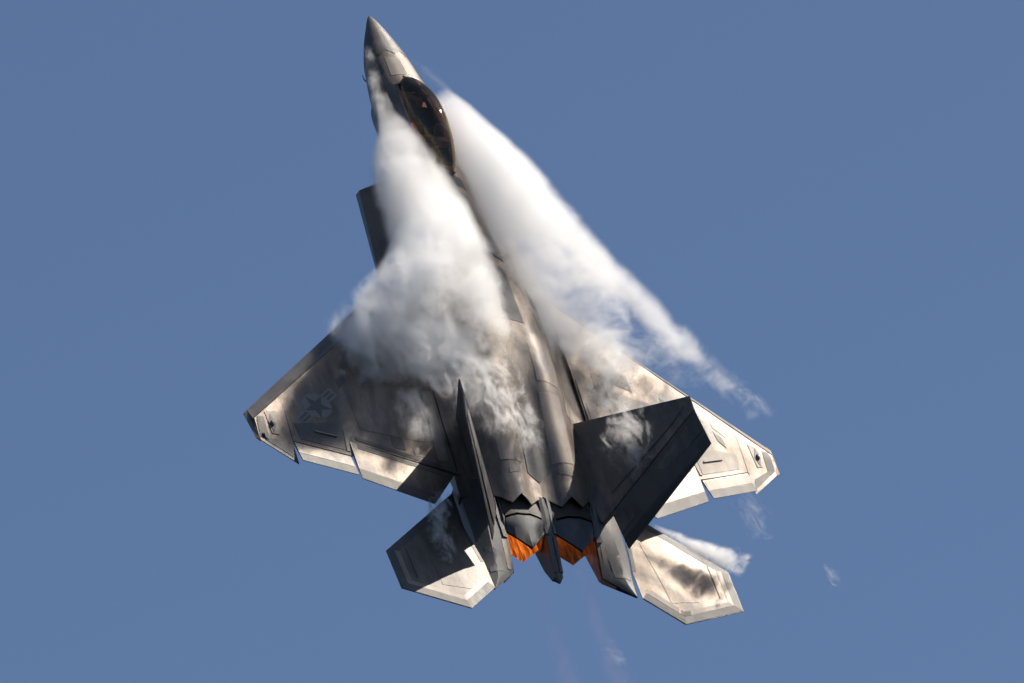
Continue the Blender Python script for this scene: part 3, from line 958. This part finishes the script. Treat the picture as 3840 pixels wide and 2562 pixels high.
# head-up display: tilted oval combiner in a frame
hud = MB()
ring_pts = []
for i in range(20):
    a = 2 * math.pi * i / 20
    ring_pts.append((3.38 + .24 * math.sin(a), .19 * math.cos(a), .60 + .18 * math.sin(a)))
ring_pts.append(ring_pts[0])
hv, hf = tube(ring_pts, [.014] * 21, 6, cap=False)
hud.add(hv, hf)
hud.build('hud_frame', M_HUDF, jet)
link('hud_combiner', *prism(ring_pts[:-1], (-1, 0, 1), .004), M_GLASS, jet)
v, f = grid_solid([[(3.50, -.13, .50), (3.50, .13, .50)], [(3.68, -.13, .52), (3.68, .13, .52)]], [[(3.5, -.13, .3), (3.5, .13, .3)], [(3.68, -.13, .3), (3.68, .13, .3)]])
link('hud_unit', v, f, M_HUDF, jet)
# ejection seat
seat = MB()
seat.add(*grid_solid([[(4.40, -.24, .10), (4.40, .24, .10)], [(4.85, -.24, .06), (4.85, .24, .06)]], [[(4.4, -.24, -.05), (4.4, .24, -.05)], [(4.85, -.24, -.05), (4.85, .24, -.05)]]))
seat.add(*grid_solid([[(4.82, -.23, .08), (4.82, .23, .08)], [(4.98, -.2, .80), (4.98, .2, .80)]], [[(4.98, -.23, .0), (4.98, .23, .0)], [(5.12, -.18, .80), (5.12, .18, .80)]]))
seat_o = seat.build('ejection_seat', M_SEAT, jet)
v, f = grid_solid([[(4.88, -.17, .82), (4.88, .17, .82)], [(5.12, -.15, .93), (5.12, .15, .93)]], [[(4.9, -.17, .62), (4.9, .17, .62)], [(5.12, -.15, .7), (5.12, .15, .7)]])
link('headrest', v, f, M_PAD, seat_o)

# canopy: frameless bubble
CX = [2.56, 2.75, 3.0, 3.4, 3.9, 4.4, 4.9, 5.4, 5.75, 5.98]
CT = [.37, .51, .66, .87, 1.03, 1.10, 1.10, 1.03, .93, .83]
CW = [.09, .26, .33, .37, .385, .38, .35, .28, .18, .06]
CZ = [.35, .27, .29, .35, .40, .44, .47, .52, .62, .80]
cv, cf = [], []
nx, na = 34, 20
for i in range(nx + 1):
    x = CX[0] + (CX[-1] - CX[0]) * i / nx
    t, wd_, z0 = pchip(CX, CT, x), pchip(CX, CW, x), pchip(CX, CZ, x)
    for k in range(na + 1):
        a = math.pi * k / na
        c, sn = math.cos(a), math.sin(a)
        cv.append((x, wd_ * math.copysign(abs(c) ** .85, c), z0 + (t - z0) * abs(sn) ** .9))
for i in range(nx):
    for k in range(na):
        a = i * (na + 1) + k
        cf.append((a, a + 1, a + na + 2, a + na + 1))
canopy = link('canopy', cv, cf, M_GLASS, jet, angle=80)
# sill frame, its sunlit streak put into the light paint
for s in (-1, 1):
    pts, rd = [], []
    for i in range(nx + 1):
        x = CX[0] + (CX[-1] - CX[0]) * i / nx
        pts.append((x, s * (pchip(CX, CW, x) + .01), pchip(CX, CZ, x)))
        rd.append(.03)
    v, f = tube(pts, rd, 6)
    link('canopy_frame', v, f, M_LIGHT, jet)
# bow under the glass
pts = [(3.05 + .0 * k, .44 * math.cos(math.pi * k / 12), .28 + .43 * math.sin(math.pi * k / 12)) for k in range(13)]

# ------------------------------------------------------------------ pilot (rides in the jet, a person of their own)
pilot = bpy.data.objects.new('pilot', None)
COL.objects.link(pilot)
pilot.matrix_world = JM
pilot['label'] = 'pilot in dark helmet and visor seated under the tinted canopy'
pilot['category'] = 'person'
def skin_body(name, joints, edges, mat, parent, levels=2):
    me = bpy.data.meshes.new(name)
    me.from_pydata([j[0] for j in joints], edges, [])
    o = bpy.data.objects.new(name, me)
    COL.objects.link(o)
    o.parent = parent
    m = o.modifiers.new('skin', 'SKIN')
    for i, j in enumerate(joints):
        r = j[1] if isinstance(j[1], tuple) else (j[1], j[1])
        me.skin_vertices[0].data[i].radius = r
    me.skin_vertices[0].data[0].use_root = True
    sb = o.modifiers.new('sub', 'SUBSURF')
    sb.levels = levels
    sb.render_levels = levels
    me.materials.append(mat)
    return o
Jn = [((4.62, 0, .20), (.17, .15)), ((4.70, 0, .38), (.17, .14)), ((4.74, 0, .55), (.19, .13)), ((4.72, 0, .66), (.08, .08)), ((4.70, 0, .74), (.06, .06)),
      ((4.72, -.20, .56), (.08, .08)), ((4.52, -.27, .40), (.055, .055)), ((4.28, -.25, .36), (.042, .042)), ((4.20, -.24, .37), (.035, .03)),
      ((4.72, .20, .56), (.08, .08)), ((4.52, .27, .40), (.055, .055)), ((4.28, .25, .36), (.042, .042)), ((4.20, .24, .37), (.035, .03)),
      ((4.50, -.11, .20), (.10, .09)), ((4.10, -.15, .24), (.075, .075)), ((3.85, -.14, .0), (.05, .05)),
      ((4.50, .11, .20), (.10, .09)), ((4.10, .15, .24), (.075, .075)), ((3.85, .14, .0), (.05, .05))]
Ed = [(0, 1), (1, 2), (2, 3), (3, 4), (2, 5), (5, 6), (6, 7), (7, 8), (2, 9), (9, 10), (10, 11), (11, 12), (0, 13), (13, 14), (14, 15), (0, 16), (16, 17), (17, 18)]
skin_body('body', Jn, Ed, M_SUIT, pilot)
hv, hf = ellipsoid((4.70, 0, .86), (.155, .135, .155), 20, 14)
helmet = link('helmet', hv, hf, M_HELM, pilot, angle=80)
hv, hf = ellipsoid((4.645, 0, .85), (.125, .118, .10), 18, 12)
link('visor', hv, hf, M_VIS, helmet, angle=80)
hv, hf = tube([(4.56, 0, .80), (4.48, 0, .74), (4.46, -.02, .62), (4.55, -.05, .50)], [.055, .04, .022, .022], 8)
link('oxygen_mask', hv, hf, M_COCK, pilot)

# ------------------------------------------------------------------ vapour
def vapour(name, label, frame, U, VC, HV, WC, HW, D, soft=.35, amp=.5, bias=.0, scale=1.0, detail=5, rough=.6, stretch=(.6, 1, 1), warp=.0,
           color=(1, 1, 1), aniso=.4, step=.06, emis=None, cat='vapour', group=None, ridged=False, seed=0.0, seg=14, fine=.8):
    """a bank of condensation: elliptical cross sections swept along u, broken up by noise. All lists are over stations U (metres)."""
    n = len(U)
    u0, u1 = U[0], U[-1]
    L = u1 - u0
    def lst(a): return list(a) if isinstance(a, (list, tuple)) else [a] * n
    VC, HV, WC, HW, D, AM, BI = map(lst, (VC, HV, WC, HW, D, amp, bias))
    # hull, lofted from the same curves
    secs = []
    K = 28
    for i in range(K + 1):
        u = u0 + L * i / K
        vc, hv, wc, hw = (float(np.interp(u, U, a)) for a in (VC, HV, WC, HW))
        secs.append([(u, vc + hv * math.cos(2 * math.pi * k / seg) * 1.02, wc + hw * math.sin(2 * math.pi * k / seg) * 1.02) for k in range(seg)])
    v = [p for q in secs for p in q]
    f = []
    for i in range(K):
        for k in range(seg):
            f.append((i * seg + k, i * seg + (k + 1) % seg, (i + 1) * seg + (k + 1) % seg, (i + 1) * seg + k))
    f += [tuple(range(seg)), tuple(reversed(range(K * seg, (K + 1) * seg)))]
    m = bpy.data.materials.new(name + '_air')
    m.use_nodes = True
    nt = m.node_tree
    nt.nodes.clear()
    out = nt.nodes.new('ShaderNodeOutputMaterial')
    pv = nt.nodes.new('ShaderNodeVolumePrincipled')
    pv.inputs['Color'].default_value = (*color, 1)
    pv.inputs['Anisotropy'].default_value = aniso
    if emis:
        pv.inputs['Emission Color'].default_value = (*emis[0], 1)
    nt.links.new(pv.outputs[0], out.inputs['Volume'])
    tc = nt.nodes.new('ShaderNodeTexCoord').outputs['Object']
    sp = nt.nodes.new('ShaderNodeSeparateXYZ')
    nt.links.new(tc, sp.inputs[0])
    un = mathn(nt, 'MULTIPLY_ADD', sp.outputs[0], 1 / L, -u0 / L, clamp=True)
    def curve(vals):
        lo, hi = min(vals), max(vals)
        if hi - lo < 1e-6:
            return lo
        c = nt.nodes.new('ShaderNodeFloatCurve')
        cu = c.mapping.curves[0]
        pts = [((a - u0) / L, (b - lo) / (hi - lo)) for a, b in zip(U, vals)]
        for k, p in enumerate(pts):
            if k == 0: cu.points[0].location = p
            elif k == 1: cu.points[1].location = p
            else: cu.points.new(*p)
        for p in cu.points: p.handle_type = 'VECTOR'
        c.mapping.update()
        nt.links.new(un, c.inputs['Value'])
        return mathn(nt, 'MULTIPLY_ADD', c.outputs[0], hi - lo, lo)
    cvc, chv, cwc, chw, cD, cA, cB = map(curve, (VC, HV, WC, HW, D, AM, BI))
    a = mathn(nt, 'DIVIDE', mathn(nt, 'SUBTRACT', sp.outputs[1], cvc), chv)
    b = mathn(nt, 'DIVIDE', mathn(nt, 'SUBTRACT', sp.outputs[2], cwc), chw)
    r = mathn(nt, 'SQRT', mathn(nt, 'ADD', mathn(nt, 'MULTIPLY', a, a), mathn(nt, 'MULTIPLY', b, b)))
    rho = mathn(nt, 'SUBTRACT', 1.0, r)
    endf = mathn(nt, 'MINIMUM', mathn(nt, 'MULTIPLY', un, L / .5), mathn(nt, 'MULTIPLY', mathn(nt, 'SUBTRACT', 1.0, un), L / .5))
    rho = mathn(nt, 'MINIMUM', rho, endf)
    rs = mathn(nt, 'DIVIDE', rho, soft)
    rc = mathn(nt, 'MINIMUM', rs, 1.0)
    mp = nt.nodes.new('ShaderNodeMapping')
    mp.inputs['Scale'].default_value = stretch
    mp.inputs['Location'].default_value = (seed, seed * 1.7, -seed)
    nt.links.new(tc, mp.inputs[0])
    no = nt.nodes.new('ShaderNodeTexNoise')
    no.inputs['Scale'].default_value = scale
    no.inputs['Detail'].default_value = detail
    no.inputs['Roughness'].default_value = rough
    no.inputs['Distortion'].default_value = warp
    if ridged:
        no.noise_type = 'RIDGED_MULTIFRACTAL'
        no.normalize = True
    nt.links.new(mp.outputs[0], no.inputs['Vector'])
    nf = nt.nodes.new('ShaderNodeTexNoise')
    nf.inputs['Scale'].default_value = scale * 4.3
    nf.inputs['Detail'].default_value = 3
    nf.inputs['Roughness'].default_value = .65
    nf.inputs['Distortion'].default_value = 1.0
    nt.links.new(mp.outputs[0], nf.inputs['Vector'])
    nn = mathn(nt, 'MULTIPLY_ADD', no.outputs[0], 2.0, -1.0)
    nn = mathn(nt, 'MULTIPLY_ADD', mathn(nt, 'SUBTRACT', nf.outputs[0], .5), fine, nn)
    val = mathn(nt, 'ADD', rc, mathn(nt, 'MULTIPLY', nn, cA))
    val = mathn(nt, 'SUBTRACT', val, cB, clamp=True)
    val = mathn(nt, 'MULTIPLY', val, mathn(nt, 'MULTIPLY', rs, 2.0, clamp=True))
    val = mathn(nt, 'MULTIPLY', val, val) if soft < 1.01 else val
    den = mathn(nt, 'MULTIPLY', val, cD)
    nt.links.new(den, pv.inputs['Density'])
    if emis:
        nt.links.new(mathn(nt, 'MULTIPLY', den, emis[1]), pv.inputs['Emission Strength'])
    m.cycles.volume_step_rate = step
    o = link(name, v, f, m, None, smooth=False)
    o.matrix_world = JM @ frame
    o['label'] = label
    o['kind'] = 'stuff'
    return o

def frame(origin, udir, wdir=(0, 0, 1)):
    u = Vector(udir).normalized()
    w_ = Vector(wdir)
    w_ = (w_ - u * w_.dot(u)).normalized()
    v_ = w_.cross(u)
    return Matrix(((u.x, v_.x, w_.x, origin[0]), (u.y, v_.y, w_.y, origin[1]), (u.z, v_.z, w_.z, origin[2]), (0, 0, 0, 1)))
I4 = Matrix.Identity(4)

def lift(vc, hv, wc, hw, wc2, hw2):
    """raise and deepen a bank of vapour without widening its outline across the jet"""
    V, H = [], []
    for a, b, c, d, e, f in zip(vc, hv, wc, hw, wc2, hw2):
        m, r = .81 * a + .586 * c, math.hypot(.81 * b, .586 * d)
        V.append((m - .586 * e) / .81)
        H.append(math.sqrt(max(r * r - (.586 * f) ** 2, .02)) / .81)
    return V, H
def bank(vin, vout): return [(a + b) / 2 for a, b in zip(vin, vout)], [(b - a) / 2 for a, b in zip(vin, vout)]

U1 = [3.0, 3.7, 4.3, 5.0, 6.0, 7.0, 8.0, 9.0, 10.0, 11.0, 12.2]
vo = [-.95, -1.05, -1.25, -1.65, -2.15, -2.1, -2.2, -2.8, -3.9, -4.7, -4.7]
vi = [-.62, -.52, -.36, -.05, .15, .28, .42, .65, .8, .8, .4]
vc, hv = bank(vo, vi)
wc, hw = [.2, .15, .2, .3, .45, .5, .5, .5, .45, .35, .3], [.18, .35, .55, .75, .9, .95, 1.0, 1.0, .95, .8, .5]
wc2, hw2 = [.2, .15, .25, .35, .5, .6, .75, .85, .85, .7, .5], [.18, .33, .55, .75, .95, 1.1, 1.35, 1.5, 1.5, 1.25, .8]
vc, hv = lift(vc, hv, wc, hw, wc2, hw2)
vapour('vapour_cloud', 'thick white vapour cloud pouring over the left side of the fuselage beside the cockpit', I4,
       U1, vc, hv, wc2, hw2,
       [1.6, 2.4, 3, 3.6, 3.6, 3.6, 3.6, 3.4, 3.0, 2.6, 2.4], soft=.3, amp=[1.0, .9, .7, .7, 1.2, .8, .8, 1.0, 1.4, 1.9, 2.4], bias=[.5, .3, .1, .05, .35, .05, .05, .12, .22, .36, .6], fine=.9,
       scale=1.1, detail=5, stretch=(.7, 1, 1), warp=.5, step=.07)
U2 = [3.1, 3.8, 5.0, 6.2, 7.4, 8.6, 9.7, 10.7, 11.8]
vo = [.95, 1.25, 1.75, 2.3, 2.95, 3.75, 4.7, 5.6, 6.4]
vi = [.42, .36, .30, .30, .2, .0, .0, .4, 2.0]
vc, hv = bank(vi, vo)
wc, hw = [.4, .5, .6, .7, .7, .7, .65, .5, .4], [.35, .55, .75, .85, .85, .8, .7, .55, .35]
wc2, hw2 = [.4, .55, .75, .95, 1.0, .95, .8, .55, .4], [.35, .55, .85, 1.1, 1.2, 1.15, .95, .65, .35]
vc, hv = lift(vc, hv, wc, hw, wc2, hw2)
vapour('vapour_cloud', 'long white vapour sheet trailing from the canopy past the right wing leading edge', I4,
       U2, vc, hv, wc2, hw2,
       [2, 3, 3.4, 3.4, 3.0, 2.5, 2.2, 2.0, 1.6], soft=.3, amp=[.7, .5, .4, .5, .8, 1.3, 1.6, 1.8, 1.9], bias=[.3, .0, 0, 0, .1, .45, .45, .5, .75], fine=.8,
       scale=1.2, detail=5, rough=.62, stretch=(1, .7, 1), warp=.7, seed=3.1, step=.07)

vapour('vapour_cloud', 'rounded white vapour puff beside the spine at the root of the right wing', I4,
       [7.6, 8.6, 9.6, 10.4, 11.0, 11.6], [1.0, 1.15, 1.3, 1.3, 1.2, 1.1], [.5, .9, 1.2, 1.2, .9, .5], [.4, .45, .45, .4, .35, .3], [.35, .5, .55, .5, .4, .25],
       [1.2, 2.2, 3.2, 3, 2.4, 1.6], soft=.8, amp=[.8, 1.1, 1.3, 1.5, 1.7, 1.9], bias=[.1, .1, .05, .1, .2, .4], scale=1.3, warp=.6, seed=21.0)
U4 = [4.4, 5.6, 6.8, 8.0, 9.2, 10.4, 11.6, 12.8]
vapour('vapour_cloud', 'smooth straight outer rim of the vapour sheet ahead of the right wing', I4,
       U4, [1.2, 1.85, 2.55, 3.35, 4.15, 4.85, 5.6, 6.35], [.32, .48, .58, .6, .65, .75, .7, .4], [.45, .45, .45, .42, .4, .38, .35, .3], [.3, .45, .5, .5, .45, .4, .3, .15],
       [2, 3, 3.6, 3.6, 3.4, 2.8, 1.6, .7], soft=.7, amp=[.2, .2, .3, .6, 1.0, 1.4, 1.8, 2.0], bias=[0, 0, 0, 0, .05, .2, .45, .7], scale=1.5, warp=.5, seed=31.0, fine=.5)
# wisps curling along the left side of the nose
vapour('vapour_wisp', 'thin vapour wisps curling along the shaded left side of the nose', I4,
       [1.1, 1.8, 2.5, 3.2, 4.0], [-.45, -.60, -.70, -.80, -.9], [.14, .2, .24, .26, .2], [-.1, -.05, .0, .0, .05], [.18, .24, .28, .3, .25],
       [2, 2.6, 3.2, 4.0, 4], soft=.6, amp=1.6, bias=[.6, .5, .4, .3, .3], scale=2.4, stretch=(.8, 1, 1), warp=.6, seed=1.2, step=.03)
vapour('vapour_wisp', 'faint vapour wisps lifting off the right edge of the canopy', frame((2.2, .55, .3), (1, .55, .1)),
       [-.6, 0, .6, 1.3, 2.0], [-.05, 0, -.02, -.08, -.15], [.1, .16, .22, .25, .15], [0, 0, .0, .0, .0], [.1, .16, .2, .2, .15],
       [.8, 1.2, 1.5, 1.8, 2], soft=.8, amp=1.4, bias=[.5, .45, .4, .35, .3], scale=2.0, stretch=(.7, 1, 1), warp=.8, seed=5.2, step=.03)

# ragged remains of the cloud over the rear fuselage and left wing root
U3 = [10.4, 11.2, 12.0, 12.8, 13.6, 14.4]
vapour('vapour_cloud', 'ragged breaking vapour drifting back over the engine bays and left fin', I4,
       U3, [-1.9, -1.8, -1.5, -1.0, -.5, -.2], [2.6, 2.5, 2.2, 1.7, 1.2, .7], [.5, .55, .6, .6, .55, .4], [.55, .6, .55, .5, .4, .25],
       [6, 6.5, 7, 7, 7, 6], soft=.8, amp=2.2, bias=[.0, .1, .2, .3, .42, .65], scale=1.5, detail=5, rough=.68, stretch=(.6, 1, 1), warp=1.2, seed=8.8, step=.04)
vapour('vapour_cloud', 'torn grey vapour hanging over the front of the left wing', I4,
       [10.1, 10.8, 11.5, 12.3], [-3.2, -3.4, -3.4, -3.2], [1.1, 1.2, 1.2, .9], [.1, .12, .15, .15], [.35, .4, .35, .2],
       [4, 4, 4, 3], soft=.8, amp=2.0, bias=[-.1, .1, .3, .6], scale=1.7, detail=5, rough=.68, stretch=(.7, 1, 1), warp=1.0, seed=2.8, step=.04)
vapour('vapour_patch', 'soft pale vapour patch over the middle of the left wing by its flaperon', I4,
       [12.3, 12.8, 13.3, 13.8, 14.2], [-2.75, -2.85, -2.95, -2.95, -2.9], [.5, .7, .75, .65, .35], [.35, .38, .38, .35, .3], [.18, .28, .3, .28, .2],
       [3.5, 5, 5.5, 4.5, 3], soft=.9, amp=1.5, bias=[.15, .12, .12, .2, .4], scale=1.9, detail=5, rough=.6, stretch=(.6, 1, 1), warp=.7, seed=4.4, step=.04)
# right wing
vapour('vapour_cloud', 'thin veil of vapour over the sunlit right wing ahead of the tail fin', I4,
       [9.6, 10.4, 11.2, 12.0, 12.8], [2.2, 2.5, 2.8, 2.7, 2.5], [.8, 1.3, 1.5, 1.2, .8], [.2, .2, .22, .22, .2], [.25, .3, .3, .26, .18],
       [4, 4.5, 4.5, 4, 3.5], soft=.7, amp=2.2, bias=[.2, .28, .35, .45, .65], scale=1.5, detail=5, rough=.62, stretch=(.8, 1, 1), warp=.9, seed=6.1, step=.04)
# sheet over the right stabilator's leading edge
vapour('vapour_streamer', 'dense white vapour streamer along the right stabilator leading edge', frame((15.75, 2.55, .02), (1.42, 1.95, .02)),
       [0, .5, 1.0, 1.6, 2.1, 2.6], [0, .0, .02, .06, .14, .2], [.06, .16, .26, .38, .5, .45], [0, .05, .08, .12, .15, .16], [.05, .12, .2, .28, .36, .32],
       [4, 8, 10, 11, 10, 6], soft=.8, amp=[.3, .6, 1.0, 1.4, 1.7, 2.0], bias=[.1, .05, .05, .12, .22, .5], scale=3.2, detail=5, rough=.6, stretch=(1, 1, 1), warp=.5, seed=7.7, step=.025)
# left stabilator and right fin
vapour('vapour_wisp', 'curling vapour wisps over the shadowed left stabilator', I4,
       [15.0, 15.6, 16.3, 17.0, 17.5], [-2.5, -2.75, -2.95, -3.05, -3.05], [.3, .5, .5, .4, .2], [.0, .0, .02, .05, .08], [.12, .2, .2, .18, .1],
       [9, 12, 12, 10, 7], soft=.8, amp=2.3, bias=[.35, .35, .4, .5, .7], scale=2.6, detail=5, rough=.7, stretch=(.6, 1, 1), warp=1.6, seed=9.3, step=.025)
cf_ = math.radians(29)
for og, wid, D_, sd in (((14.0, 2.35, 1.9), .42, 4.5, 2.2),):
    vapour('vapour_wisp', 'curling vapour wisps across the dark face of the right tail fin', frame((13.4, 1.95, 1.25), (1, .10, .12), (0, -math.cos(cf_), math.sin(cf_))),
           [0, .5, 1.0, 1.6, 2.2], [.1, .0, -.1, -.15, -.2], [.5, .95, 1.05, .8, .4], [.22, .24, .25, .24, .22], [.12, .18, .2, .16, .1],
           [5, 7, 7, 6, 4], soft=.8, amp=2.2, bias=[.35, .38, .4, .5, .75], scale=2.2, detail=5, rough=.7, stretch=(.7, 1, 1), warp=1.5, seed=sd, step=.025)
# loose scraps left hanging in the air
for nm, lb, og, ud, L_, wd_, D_, sd, bi in (
        ('vapour_wisp', 'curling scrap of vapour in clear sky right of the stabilator streamer', (14.6, 5.15, .3), (1, .12, 0), 2.0, .8, 2.4, 11.3, .62),
        ('vapour_wisp', 'small pale scrap of vapour alone in the sky far right of the stabilator', (16.7, 6.7, .3), (1, .25, 0), 1.0, .32, 2.5, 12.9, .5),
        ('vapour_wisp', 'small pale scrap of vapour in the sky below the engine nozzles', (19.4, .15, .3), (1, .25, 0), 1.1, .4, 2.8, 15.1, .5),
        ('vapour_wisp', 'thin vapour trailing off beyond the right wing cloud sheet', (10.9, 5.6, .3), (1, .75, 0), 2.2, .6, 1.6, 17.4, .45),
        ('vapour_wisp', 'tiny wisp of vapour in the sky below the left wing flaperon', (15.9, -3.6, .2), (1, .2, 0), .7, .14, 1.2, 19.4, .45)):
    vapour(nm, lb, frame(og, ud), [0, L_ * .3, L_ * .7, L_], 0, [wd_ * .4, wd_, wd_, wd_ * .4], 0, [.12, .3 * wd_ + .1, .3 * wd_ + .1, .1], [D_, D_, D_, D_ * .6],
           soft=.9, amp=1.6, bias=bi, scale=2.6, detail=5, rough=.68, warp=1.4, seed=sd, step=.03)

# hot exhaust: barely visible pinkish streams behind each nozzle
for y_, lb in ((-.65, 'faint pink exhaust haze streaming from the left engine nozzle'), (.65, 'faint pink exhaust haze streaming from the right engine nozzle')):
    vapour('exhaust_haze', lb, frame((16.6, y_, -.42), (1, .02, -.04)), [0, 1.5, 3.5, 6.0], [0, 0, .05, .1], [.3, .4, .55, .7], 0, [.2, .28, .4, .5],
           [.07, .10, .08, .03], soft=.8, amp=1.0, bias=.1, scale=.9, detail=5, stretch=(.5, 1, 1), warp=.6, seed=y_ * 7, step=.1, color=(.9, .62, .6), emis=((1.0, .42, .36), .35))
